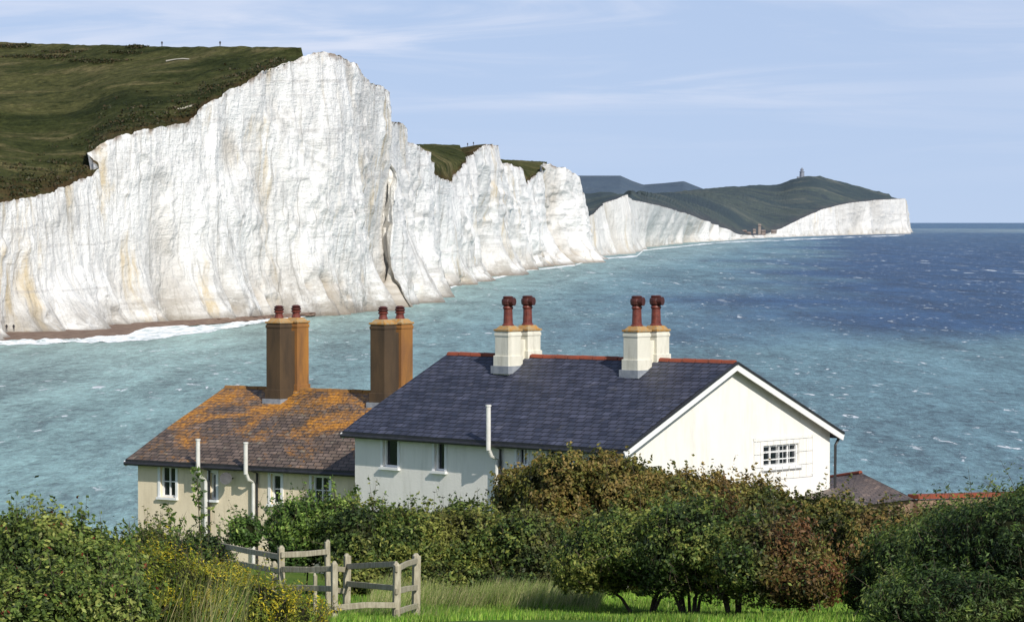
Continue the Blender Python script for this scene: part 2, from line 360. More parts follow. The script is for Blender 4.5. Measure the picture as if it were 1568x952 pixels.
# ================================================================= cottages
def slate_mat(name,c1,c2,mort,lichen=0,rowh=.2,w=.3):
    m,g,b=material(name,.5,.5);uv=g.n('ShaderNodeUVMap').outputs[0]
    wob=g.noise(g.map(uv,(1.2,1.2,1)),1,2)
    uv2=g.n('ShaderNodeVectorMath',{0:uv,1:g.n('ShaderNodeCombineXYZ',{0:0.,1:g.math('MULTIPLY',g.math('SUBTRACT',wob,.5),.07),2:0.}).outputs[0]},operation='ADD').outputs[0]
    br=g.n('ShaderNodeTexBrick',{'Vector':uv2,'Color1':c1,'Color2':c2,'Mortar':mort,'Scale':1.,'Mortar Size':.018,'Mortar Smooth':.2,'Bias':0.,'Brick Width':w,'Row Height':rowh})
    c=br.outputs[0]
    nz=g.noise(g.map(uv,(.8,.5,1)),1,6,.65)
    c=g.mix(g.rng(nz,.35,.7,0,.55),c,g.mix(1,c,(1.9,1.8,1.7),'MULTIPLY'))
    cell=g.n('ShaderNodeTexWhiteNoise',{'Vector':g.n('ShaderNodeVectorMath',{0:uv2,1:(w,rowh,1)},operation='SNAP').outputs[0]},noise_dimensions='2D').outputs[0]
    c=g.mix(g.rng(cell,.6,1,0,.6),c,g.mix(1,c,(.40,.40,.45),'MULTIPLY'))
    c=g.mix(g.rng(cell,.12,.0,0,.5),c,g.mix(1,c,(1.9,1.9,1.9),'MULTIPLY'))
    sy=g.n('ShaderNodeSeparateXYZ',{0:uv}).outputs[1]
    if lichen:
        ln=g.noise(g.map(uv,(.42,.55,1),(2.3,.7,0)),1,7,.74,.5)
        k=g.math('ADD',ln,g.rng(sy,0,4.5,-.09,.08))
        spk=g.noise(g.map(uv,(7,7,1)),1,4,.7)
        k=g.math('ADD',k,g.math('MULTIPLY',g.math('SUBTRACT',spk,.5),.30))
        c=g.mix(g.rng(k,.48,.64,0,.9),c,g.mix(g.rng(spk,.35,.65),(.22,.08,.012),(.66,.29,.03)))
        l2=g.noise(g.map(uv,(3,3,1)),1,4,.6);c=g.mix(g.rng(l2,.60,.68,0,.4),c,(.33,.30,.22))
    else:
        l3=g.noise(g.map(uv,(2.2,1.6,1),(5,5,0)),1,6,.7);c=g.mix(g.rng(l3,.58,.72,0,.35),c,(.13,.12,.11))
    fr=g.math('FRACT',g.math('DIVIDE',g.n('ShaderNodeSeparateXYZ',{0:uv2}).outputs[1],rowh))
    c=g.mix(g.rng(fr,.18,.0,0,.85),c,mort)
    g.set(b.inputs['Base Color'],c)
    hh=g.math('ADD',g.math('MULTIPLY',fr,-1.),g.math('MULTIPLY',br.outputs[1],-.6))
    g.set(b.inputs['Normal'],g.bump(g.math('ADD',hh,cell),.8,.035))
    return m
def render_mat(name,c1,c2,stain):
    m,g,b=material(name,.85,.2);p=pos(g)
    a=g.noise(g.map(p,(1,1,.35)),1.2,6,.65,.3)
    c=g.mix(g.rng(a,.35,.65),c1,c2)
    st=g.noise(g.map(p,(3,3,.5),(4,2,0)),1,5,.65)
    c=g.mix(g.rng(st,.50,.70,0,.5),c,stain)
    g.set(b.inputs['Base Color'],c);g.set(b.inputs['Normal'],g.bump(g.noise(p,18,5,.7),.35,.02));return m
slate=slate_mat('slate',(.030,.035,.056),(.054,.058,.086),(.006,.006,.009),rowh=.22)
tile=slate_mat('lichen_tile',(.085,.062,.045),(.135,.10,.08),(.02,.015,.010),1)
shedm=slate_mat('shed_tile',(.10,.075,.06),(.15,.11,.085),(.03,.02,.015))
whitew=render_mat('white_render',(.85,.82,.75),(.79,.765,.70),(.62,.60,.53))
creamw=render_mat('cream_render',(.83,.71,.51),(.75,.64,.46),(.52,.43,.29))
whitep=simple('white_paint',(.82,.82,.80),(.76,.76,.74),3,.5,.4,.1)
chimw=render_mat('chimney_white',(.74,.71,.60),(.60,.58,.48),(.30,.28,.20))
chimb=render_mat('chimney_lichen',(.36,.165,.04),(.22,.105,.042),(.07,.05,.035))
chimd=render_mat('chimney_shaded_soot',(.095,.062,.034),(.060,.042,.028),(.028,.025,.02))  # sooty brown; front shaft's shaded side is painted in by this darker copy
terr=simple('terracotta_dark',(.10,.020,.013),(.18,.042,.024),8,.45,.5)
sootm=simple('sooty_pot',(.05,.016,.012),(.09,.024,.017),8,.5,.4)
terr2=simple('terracotta_ridge',(.30,.07,.035),(.20,.06,.035),3,.8)
lich=simple('lichen_ridge',(.36,.17,.04),(.18,.10,.05),4,.9)
caplich=simple('lichen_cap',(.42,.20,.04),(.34,.27,.16),9,.9)
lead=simple('lead_flashing',(.20,.22,.25),(.30,.32,.34),5,.6)
black=simple('black_gutter',(.015,.015,.017),(.03,.03,.03),5,.4,.5)
glass,g,b=material('window_glass',.08,.6);b.inputs['Base Color'].default_value=(.012,.016,.022,1)
pipep=simple('pipe_paint',(.70,.69,.64),(.6,.59,.54),5,.5)
def unit(v): v=np.array(v,float);return v/np.linalg.norm(v)
UP=np.array([0,0,1.])
def hitwall(u,v,A,W):
    r=ray(u,v);M=np.array([[r[0],-W[0]],[r[1],-W[1]]]);k,s=np.linalg.solve(M,A[:2]);return s,H+r[2]*k
def wall(mb,A,W,length,zb,zt,holes,inn,rev=.14):
    ss=sorted(set([0,length]+[h[0] for h in holes]+[h[1] for h in holes]));zs=sorted(set([zb,zt]+[h[2] for h in holes]+[h[3] for h in holes]))
    P=lambda s,z,o=0:np.array([*(A+W*s)[:2],z])+inn*o
    for i in range(len(ss)-1):
        for j in range(len(zs)-1):
            ms,mz=(ss[i]+ss[i+1])/2,(zs[j]+zs[j+1])/2
            if any(h[0]<ms<h[1] and h[2]<mz<h[3] for h in holes): continue
            mb.add([P(ss[i],zs[j]),P(ss[i+1],zs[j]),P(ss[i+1],zs[j+1]),P(ss[i],zs[j+1])],[(0,1,2,3)])
    for a,b_,c,d in holes:
        for p,q in(((a,c),(b_,c)),((b_,c),(b_,d)),((b_,d),(a,d)),((a,d),(a,c))):
            mb.add([P(*p),P(*q),P(*q,rev),P(*p,rev)],[(0,1,2,3)])
def window(par,A,W,inn,h,nv=1,nh=1,nm='window',surround=False):
    s0,s1,z0,z1=h;P=lambda s,z,o:np.array([*(A+W*s)[:2],z])+inn*o
    fr=MB();fw=.055
    for s in (s0+fw/2,s1-fw/2): fr.box(P(s,(z0+z1)/2,.10),W*fw,inn*.06,UP*(z1-z0-.002))
    for z in (z0+fw/2,z1-fw/2): fr.box(P((s0+s1)/2,z,.10),W*(s1-s0-2*fw),inn*.058,UP*fw)
    for i in range(nv): 
        s=s0+(s1-s0)*(i+1)/(nv+1);fr.box(P(s,(z0+z1)/2,.105),W*.04,inn*.045,UP*(z1-z0-2*fw))
    for i in range(nh):
        z=z0+(z1-z0)*(i+1)/(nh+1);fr.box(P((s0+s1)/2,z,.104),W*(s1-s0-2*fw),inn*.036,UP*.03)
    fr.obj(nm+'_frame',whitep,par)
    gl=MB();gl.box(P((s0+s1)/2,(z0+z1)/2,.13),W*(s1-s0-.01),inn*.01,UP*(z1-z0-.01));gl.obj(nm+'_glass',glass,par)
    si=MB();si.box(P((s0+s1)/2,z0-.04,-.03),W*(s1-s0+.2),inn*.14,UP*.07)
    if surround:
        for s in (s0-.05,s1+.05): si.box(P(s,(z0+z1)/2,-.012),W*.09,inn*.03,UP*(z1-z0))
        si.box(P((s0+s1)/2,z1+.05,-.012),W*(s1-s0+.19),inn*.034,UP*.09)
    si.obj(nm+'_sill',whitep,par)
def cottage(name,F0,F1,K0,R0,R1,zb,wm,rm,ridgem,fwin,gwin,fpipe):
    par=empty(name);K1=K0+(F1-F0)
    L=unit(F1-F0);L[2]=0;Rv=unit(K0-F0);Rv[2]=0
    for (e0,e1) in((F0,F1),(K0,K1)):
        nu,nvv=30,10;G=np.zeros((nvv,nu,3));U=np.zeros((nvv,nu,2))
        for j in range(nvv):
            for i in range(nu):
                a,b2=i/(nu-1),j/(nvv-1);q=(e0*(1-a)+e1*a)*(1-b2)+(R0*(1-a)+R1*a)*b2
                q=q+UP*(.025*float(1+vn(q[0]*.6,q[1]*.6,0,4))*(4*b2*(1-b2)));G[j,i]=q
                U[j,i]=(np.linalg.norm(e1-e0)*a,np.linalg.norm(R0-e0)*b2)
        mk('roof_slope',G.reshape(-1,3),grid_faces(nvv,nu),rm,par,True,uv=U.reshape(-1,2))
        G2=G-UP*.13;mk('roof_soffit',G2.reshape(-1,3),grid_faces(nvv,nu),black,par,True)
        rim=np.concatenate([G[0],G[1:,-1],G[-1,::-1][1:],G[::-1,0][1:]]);n_=len(rim)
        V=np.concatenate([rim-UP*.004,rim-UP*.128]);mk('roof_edge',V,np.stack([np.arange(n_-1),np.arange(1,n_),np.arange(1,n_)+n_,np.arange(n_-1)+n_],-1),black,par)
    rt=MB();n=int(np.linalg.norm(R1-R0)/.42);
    for i in range(n):
        a=R0+(R1-R0)*(i+.03)/n;b2=R0+(R1-R0)*(i+.97)/n
        rt.tube([a+UP*-.04,b2+UP*(-.04+.012*(i%2))],[.095,.09],8)
    rt.obj('ridge_tiles',ridgem,par)
    ov=.24
    A=F0+L*ov+Rv*.28;Bc=F1-L*ov+Rv*.28;D=K0+L*ov-Rv*.28;C=K1-L*ov-Rv*.28
    slope=(R0[2]-F0[2])/(np.linalg.norm((K0-F0)[:2])/2);zt=F0[2]+.28*slope-.11
    w=MB();Wd=unit((Bc-A)*[1,1,0]);Gd=unit((D-A)*[1,1,0]);fl=np.linalg.norm((Bc-A)[:2]);gl=np.linalg.norm((D-A)[:2])
    inF=Gd;inG=Wd
    fh=[]
    for x in fwin:
        s,z0=hitwall(x[0],x[3],A,Wd);s1,z1=hitwall(x[2],x[1],A,Wd);fh.append((min(s,s1),max(s,s1),min(z0,z1),max(z0,z1)))
    wall(w,A,Wd,fl,zb,zt,fh,inF)
    gh=[]
    for x in gwin:
        s,z0=hitwall(x[0],x[3],A,Gd);s1,z1=hitwall(x[2],x[1],A,Gd);zm=min(z1,zt-.02);gh.append((min(s,s1),max(s,s1),z0,zm))
    wall(w,A,Gd,gl,zb,zt,gh,inG)
    z3=lambda p,z:np.array([p[0],p[1],z])
    for (a,d,apx) in((A,D,R0+L*ov),(Bc,C,R1-L*ov)):
        mid=(a+d)/2;w.add([z3(a,zt),z3(d,zt),z3(mid if a is Bc else a+Gd*np.dot((apx-a)[:2],Gd[:2]),R0[2]-.14)],[(0,1,2)])
    for p,q in((D,C),(C,Bc)): w.add([z3(p,zb),z3(q,zb),z3(q,zt),z3(p,zt)],[(0,1,2,3)])
    w.obj('walls',wm,par)
    for h,x in zip(fh,fwin): window(par,A,Wd,inF,h,x[4],x[5],'window',True)
    for h in gh: window(par,A,Gd,inG,h,3,2,'gable_window',False)
    bb=MB();dk=MB()
    for e in(F0,K0):
        bb.beam(e-L*.03+UP*-.14,R0-L*.03+UP*-.14,.045,.17)
        dk.beam(e-L*.045+UP*-.015,R0-L*.045+UP*-.015,.10,.05)
    for e in(F1,K1): bb.beam(e+L*.03+UP*-.14,R1+L*.03+UP*-.14,.045,.17)
    bb.obj('barge_boards',whitep,par);dk.obj('verge_tiles',black,par)
    gt=MB();gt.tube([F0-Rv*.04+UP*-.12,F1-Rv*.04+UP*-.12],[.055,.055],8);gt.tube([K0+Rv*.04+UP*-.12,K1+Rv*.04+UP*-.12],[.055,.055],8);gt.obj('gutter',black,par)
    pp=MB();dp=MB()
    for (u,v0,v1) in fpipe:
        s,_=hitwall(u,v1,A,Wd);base=A+Wd*s-Gd*.42;D_=base[1];top=pt(u,v0,D_)
        pp.tube([z3(base,top[2]),z3(base,F0[2]-.25)],[.065,.065],10)
        pp.tube([z3(base,F0[2]-.2),z3(base+Gd*.12,F0[2]-.42),z3(base+Gd*.33,F0[2]-.52),z3(base+Gd*.33,zb)],[.055]*4,8)
        pp.lathe(z3(base,top[2]-.02),[(.08,0),(.08,.05)],10)
        dp.tube([F0+L*(s+.15)-Rv*.04+UP*-.14,z3(A+Wd*(s-.12)-Gd*.07,zt-.25),z3(A+Wd*(s-.12)-Gd*.07,zb)],[.035]*3,8)
    pp.obj('soil_pipes',pipep,par);dp.obj('downpipes',black,par)
    return par,L,Rv,A,Wd,Gd
def chimney(par,c,L,Rv,ztop,zbot,sm,w=.56,sep_=.86,pots='tall',capm=None,sm2=None):
    st=MB();st2=MB();fl=MB();cp_=MB();pt_=MB();ph=MB()
    ca=c-Rv*.62;cb=ca+Rv*sep_
    def pot(q0,zp,tall):
        if tall:
            pt_.lathe(q0+UP*zp,[(.18,0),(.175,.06),(.14,.10),(.125,.50),(.14,.52),(.155,.55),(.14,.58),(.13,.60)],16)
            ph.lathe(q0+UP*(zp+.598),[(.13,0),(.18,.05),(.19,.14),(.18,.20),(.14,.23),(.16,.26),(.12,.29)],16)
            ph.tube([q0+UP*(zp+.73)-Rv*.05+L*-.05,q0+UP*(zp+.73)+L*-.25],[.10,.12],12)
        else:
            pt_.lathe(q0+UP*zp,[(.15,0),(.14,.10),(.12,.13),(.12,.2),(.16,.22),(.16,.25),(.12,.27)],16)
            ph.lathe(q0+UP*(zp+.268),[(.12,0),(.16,.03),(.16,.07),(.12,.09),(.16,.12),(.08,.17)],16)
    for q in(ca,cb):
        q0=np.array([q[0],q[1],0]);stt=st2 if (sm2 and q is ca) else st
        stt.box(q0+UP*(zbot+ztop)/2,L*w,Rv*w,UP*(ztop-zbot))
        cp_.box(q0+UP*(ztop+.03),L*(w+.06),Rv*(w+.06),UP*.06)
        cp_.add([q0+L*a*(w/2-.02)+Rv*b*(w/2-.02)+UP*(ztop+.06) for a,b in((-1,-1),(1,-1),(1,1),(-1,1))]+[q0+L*a*.17+Rv*b*.17+UP*(ztop+.16) for a,b in((-1,-1),(1,-1),(1,1),(-1,1))],[(0,1,5,4),(1,2,6,5),(2,3,7,6),(3,0,4,7),(4,5,6,7)])
        stt.box(q0+UP*(ztop-.10),L*(w+.035),Rv*(w+.035),UP*.09)
        pot(q0,ztop+.12,pots=='tall')
    cm=(ca+cb)/2;cm=np.array([cm[0],cm[1],0])
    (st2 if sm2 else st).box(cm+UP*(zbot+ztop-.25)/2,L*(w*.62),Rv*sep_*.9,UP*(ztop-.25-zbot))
    ro=c[2]
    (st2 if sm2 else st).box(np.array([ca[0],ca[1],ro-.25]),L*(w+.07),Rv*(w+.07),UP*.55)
    st.box(np.array([cb[0],cb[1],ro-.12]),L*(w+.07),Rv*(w+.07),UP*.55)
    fl.box(np.array([ca[0],ca[1],ro-.38]),L*(w+.16),Rv*(w+.18),UP*.22)
    st.obj('chimney_stack',sm,par,bevel=.015);cp_.obj('chimney_cap',capm,par,bevel=.01);pt_.obj('chimney_pots',terr,par);ph.obj('chimney_cowls',sootm,par);fl.obj('chimney_flashing',lead,par)
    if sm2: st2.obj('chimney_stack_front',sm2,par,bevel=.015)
d0=85.0;ze=pt(955,688,d0)[2];F0=pt(955,688,d0);F1=pz(524,660,ze);K0=pz(1290,662,ze)
mid=(F0+K0)/2;zr=pt(1127,554,mid[1])[2];R0=pz(1127,554,zr);R1=pz(686,541,zr)
par,L,Rv,A,Wd,Gd=cottage('white_cottage',F0,F1,K0,R0,R1,16.2,whitew,slate,terr2,
   [(587,672,609,714,0,0),(666,677,681,720,0,0),(792,683,807,712,1,0),(838,688,858,716,1,0)],[(1169,678,1223,716)],[(764,621,690)])
for uu,top in((806,506),(1003,507)):
    a=(uu-1127)/(686-1127);c=R0+(R1-R0)*a
    chimney(par,c,L,Rv,pt(uu,top,c[1])[2],zr-.9,chimw,w=.54,sep_=.82,capm=caplich)
cg=MB();s0,zc0=hitwall(1153,730,A,Gd);s1,zc1=hitwall(1243,667,A,Gd)
P=lambda s,z,o=-.12:np.array([*(A+Gd*s)[:2],z])+Wd*o
zc0=min(hitwall(1153,730,A,Gd)[1],hitwall(1243,724,A,Gd)[1]);zc1=hitwall(1200,668,A,Gd)[1]
for s in np.linspace(s0,s1,10): cg.tube([P(s,zc0),P(s,zc1)],[.007,.007],5)
for z in np.linspace(zc0,zc1,4): cg.tube([P(s0,z),P(s1,z)],[.007,.007],5)
for s in (s0,s1):
    for z in (zc0,zc1): cg.tube([P(s,z),P(s,z,0)],[.01,.01],5)
cg.obj('window_cage',whitep,par)
dq=MB();q=K0+L*.1;dq.tube([q+UP*-.12,q-Rv*.2+UP*-.35,np.array([*(q-Rv*.25)[:2],16.5])],[.04]*3,8);dq.obj('corner_downpipe',black,par)
d1=94.;F0=pt(565,722,d1-.35);ze2=F0[2];F1=pz(192,703,ze2)
R1z=pt(345,592,F1[1]+3.5);zr2=R1z[2];R1=R1z;R0=pz(612,601,zr2)
K0=F0+2*((R1-F1)*[1,1,0])
par2,L2,Rv2,A2,Wd2,Gd2=cottage('cream_cottage',F0,F1,K0,R0,R1,16.0,creamw,tile,lich,
   [(246,714,269,760,1,1),(322,724,331,764,0,0),(415,726,430,771,0,1),(478,729,504,772,1,1)],[],[(318,673,722),(391,678,724)])
for uu,top in((450,494),(607,496)):
    a=(uu-612)/(345-612);c=R0+(R1-R0)*a
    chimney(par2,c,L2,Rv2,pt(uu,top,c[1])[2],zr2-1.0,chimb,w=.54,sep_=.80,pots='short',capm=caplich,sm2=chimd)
sd=MB();s,z=hitwall(357,732,A2,Wd2);q=np.array([*(A2+Wd2*s-Gd2*.3)[:2],z])
nrm=unit(-Gd2*.8+np.array([.4,-.3,.3]));sd.tube([q,q+nrm*.03,q+nrm*.08],[.05,.13,.19],16);sd.tube([q,q+Gd2*.3],[.02,.02],6);sd.obj('satellite_dish',simple('dish_grey',(.06,.06,.06),(.10,.10,.10)),par2)
sh_=empty('tile_roof_shed')
r0=pt(1318,723,93);r1=pt(1232,736,96)
def quadroof(name,a,b2,c2,d2,mat,par):
    V=[];U=[];n=14
    for j in range(n):
        for i in range(n):
            s,t=i/(n-1),j/(n-1);V.append((a*(1-s)+b2*s)*(1-t)+(d2*(1-s)+c2*s)*t);U.append((np.linalg.norm(b2-a)*s,np.linalg.norm(d2-a)*t))
    mk(name,np.array(V),grid_faces(n,n),mat,par,uv=np.array(U))
lowf=pt(1180,790,86.);lowr=pt(1400,764,88.5)
quadroof('roof_front',lowr,lowf,r1,r0,shedm,sh_)
quadroof('roof_back',r0,r1,r1+np.array([2.,4,-1.3]),r0+np.array([2.5,3,-1.3]),shedm,sh_)
sw=MB()
for p_,q_ in((lowr,lowf),(lowr,r0+np.array([2.5,3,-1.3])),(lowf,r1+np.array([2,4,-1.3]))):
    p2=p_+[-.1,.15,-.05];q2=q_+[-.1,.15,-.05];sw.add([z for z in(p2,q2,np.array([q2[0],q2[1],16.5]),np.array([p2[0],p2[1],16.5]))],[(0,1,2,3)])
brk=simple('garden_brick',(.22,.13,.09),(.30,.20,.14),4)
sw.obj('shed_walls',brk,sh_);rr_=MB();rr_.tube([r0,r1],[.06,.06],8);rr_.obj('shed_ridge',terr2,sh_)
gw=empty('garden_wall');a_=pt(1398,760,90);b_=pt(1620,754,94)
mw=MB();mw.beam(a_+UP*-1.6,b_+UP*-1.6,.3,3.0);mw.obj('wall',brk,gw);mc=MB()
n=26
for i in range(n): mc.beam(a_+(b_-a_)*(i+.02)/n,a_+(b_-a_)*(i+.98)/n,.42,.12)
mc.obj('coping_tiles',terr2,gw)
# ================================================================= lighthouse & far buildings
lh=empty('lighthouse');c=pt(1228,273,7700)
k=7700/4900.
mb=MB();mb.lathe(c+[0,0,-8],[(4.2*k,0),(3.4*k,8+9*k),(4.2*k,8+9.4*k),(4.2*k,8+10*k),(2.4*k,8+10.2*k),(2.4*k,8+13*k),(2.8*k,8+13.2*k),(.6*k,8+16*k)],16);mb.box(c+[6*k,0,0],(7*k,0,0),(0,8*k,0),(0,0,6*k));mb.box(c+[-5.5*k,0,0],(4*k,0,0),(0,8*k,0),(0,0,5*k))
mb.obj('lighthouse_tower',simple('lighthouse_stone',(.16,.18,.23),(.22,.24,.28),.1),lh)
bgp=empty('coastal_hamlet')
mb=MB()
for u,v,w_,h_ in((1127,358,8,5),(1140,357,6,6),(1155,355,4,5),(1163,352,4,14),(1169,357,6,6),(1185,356,8,4),(1147,359,5,4)):
    q=pt(u,v,5500);kk=5500/4900;mb.box(q,(w_*kk,0,0),(0,8,0),(0,0,h_*kk));
    mb.add([q+np.array(a)*kk for a in((-w_/2-.4,-5,h_/2),(w_/2+.4,-5,h_/2),(w_/2+.4,5,h_/2),(-w_/2-.4,5,h_/2),(-w_/2,0,h_/2+2),(w_/2,0,h_/2+2))],[(0,1,5,4),(2,3,4,5),(1,2,5),(3,0,4)])
mb.obj('hamlet_houses',simple('hamlet_brick',(.20,.15,.13),(.30,.26,.23),.05),bgp)
# ================================================================= people
def person(loc,h,shirt):
    s=h/1.75;vs=[(0,0,.95),(0,0,1.2),(0,0,1.42),(0,0,1.52),(0,.01,1.66),(.2,0,1.38),(.26,.03,1.1),(.25,-.08,.85),(-.2,0,1.38),(-.26,-.03,1.1),(-.25,-.1,.86),(.09,0,.9),(.13,-.08,.48),(.14,.05,.04),(.14,-.1,.02),(-.09,0,.9),(-.12,.06,.48),(-.13,.12,.05),(-.13,-.02,.02)]
    ed=[(0,1),(1,2),(2,3),(3,4),(2,5),(5,6),(6,7),(2,8),(8,9),(9,10),(0,11),(11,12),(12,13),(13,14),(0,15),(15,16),(16,17),(17,18)]
    rd=[.16,.15,.15,.06,.11,.07,.05,.04,.07,.05,.04,.10,.07,.05,.04,.10,.07,.05,.04]
    me=bpy.data.meshes.new('person');me.from_pydata([tuple(np.array(v)*s) for v in vs],ed,[]);o=bpy.data.objects.new('person',me);S.collection.objects.link(o)
    o.location=loc;o.modifiers.new('skin','SKIN')
    for i,r in enumerate(rd): me.skin_vertices[0].data[i].radius=(r*s,r*s)
    me.skin_vertices[0].data[0].use_root=True
    o.modifiers.new('sub','SUBSURF').levels=1
    me.materials.append(shirt)
dkc=simple('dark_clothes',(.02,.022,.03),(.05,.04,.04),3)
bpy.context.view_layer.update()
def onmesh(ob,u,v):
    d=Vector(ray(u,v)).normalized();ok,l,n,i=ob.ray_cast(Vector((0,0,H)),d);return l if ok else None
for u,v in((248,64),(337,64),(716,218),(725,218)):
    l=None
    for k in range(40):
        l=onmesh(ob_down,u,v+k*.5)
        if l is not None: break
    if l is not None: person(l,1.8 if u<600 else 2.0,dkc)
for u,v in((10,507),(21,507)): q=pz(u,v,1.4);person(q,1.75,dkc)
# ================================================================= vegetation
def leaf_mat(name,rough=.55):
    m,g,b=material(name,rough,.3);a=g.n('ShaderNodeAttribute',attribute_name='Col').outputs['Color']
    g.set(b.inputs['Base Color'],a)
    tr=g.n('ShaderNodeBsdfTranslucent',{'Color':a});mx=g.n('ShaderNodeMixShader',{0:.28});out=m.node_tree.nodes['Material Output']
    m.node_tree.links.new(b.outputs[0],mx.inputs[1]);m.node_tree.links.new(tr.outputs[0],mx.inputs[2]);m.node_tree.links.new(mx.outputs[0],out.inputs[0]);return m
leafm=leaf_mat('leaves');barkm=simple('bark',(.06,.045,.03),(.11,.085,.06),6)
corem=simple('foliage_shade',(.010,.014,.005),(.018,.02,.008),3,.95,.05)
def leafcloud(pts,nrm,size,asp,cols):
    n=len(pts);a=rng.normal(size=(n,3));a-= (a*nrm).sum(1)[:,None]*nrm*.6;a/=np.linalg.norm(a,axis=1)[:,None]
    r=rng.normal(size=(n,3))*.8+nrm*.8;b=np.cross(a,r);b/=np.linalg.norm(b,axis=1)[:,None]+1e-9
    sz=size*(.5+.9*rng.random(n))[:,None]
    V=np.stack([pts-a*sz,pts+b*sz*asp,pts+a*sz,pts-b*sz*asp],1).reshape(-1,3)
    return V,np.repeat(cols,4,axis=0)
scr=[]
blobs=[(12,70,16,3,60),(32,70,12,3,50),(207,71,7,2.5,30),(216,72,6,2,20),(60,86,55,3,90),(150,93,50,3,80),(190,80,20,2,30),(95,79,30,2,40)]
for u0,v0,ru,rv,nn in blobs:
    for k in range(nn):
        l=onmesh(ob_down,u0+rng.normal()*ru*.5,v0+abs(rng.normal())*rv*.6)
        if l is not None: scr.append(l)
for k in range(380):
    u=-5+440*rng.random();edge=np.interp(u,[0,60,130,160,220,288,312,382,450,480],[311,298,268,213,198,187,158,122,92,79])
    l=onmesh(ob_down,u,edge-3-abs(rng.normal())*22*np.clip((460-u)/200,.15,1))
    if l is not None: scr.append(l)
scp=np.array([tuple(l) for l in scr]);scp=np.repeat(scp,14,0);hh=rng.normal(size=scp.shape)*[.9,.9,.25];hh[:,2]=abs(hh[:,2]);scp=scp+hh
nr_=rng.normal(size=scp.shape)+[0,-.3,1];nr_/=np.linalg.norm(nr_,axis=1)[:,None]
V,C=leafcloud(scp,nr_,.36,.7,np.array([(.030,.038,.012),(.052,.055,.018),(.075,.055,.024)])[rng.integers(0,3,len(scp))]);mk('scrub',V,np.arange(len(V)).reshape(-1,4),leafm,col=C)
ck=simple('chalk_path',(.52,.48,.38),(.35,.32,.22),.3)
for pts_,w_ in(([(254,95),(262,93),(270,92),(280,91.2),(290,92)],1.1),([(272,168),(283,166),(294,163)],1.6)):
    top=[];bt=[]
    for (u,v) in pts_:
        a_=onmesh(ob_down,u,v-w_*(.4+.8*rng.random()));b_=onmesh(ob_down,u,v+w_*(.4+.8*rng.random()))
        if a_ is not None and b_ is not None: top.append(np.array(a_)+[0,0,.25]);bt.append(np.array(b_)+[0,0,.25])
    if len(top)>1: V=np.array(top+bt);n_=len(top);mk('chalk_path',V,np.stack([np.arange(n_-1),np.arange(1,n_),np.arange(1,n_)+n_,np.arange(n_-1)+n_],-1),ck)
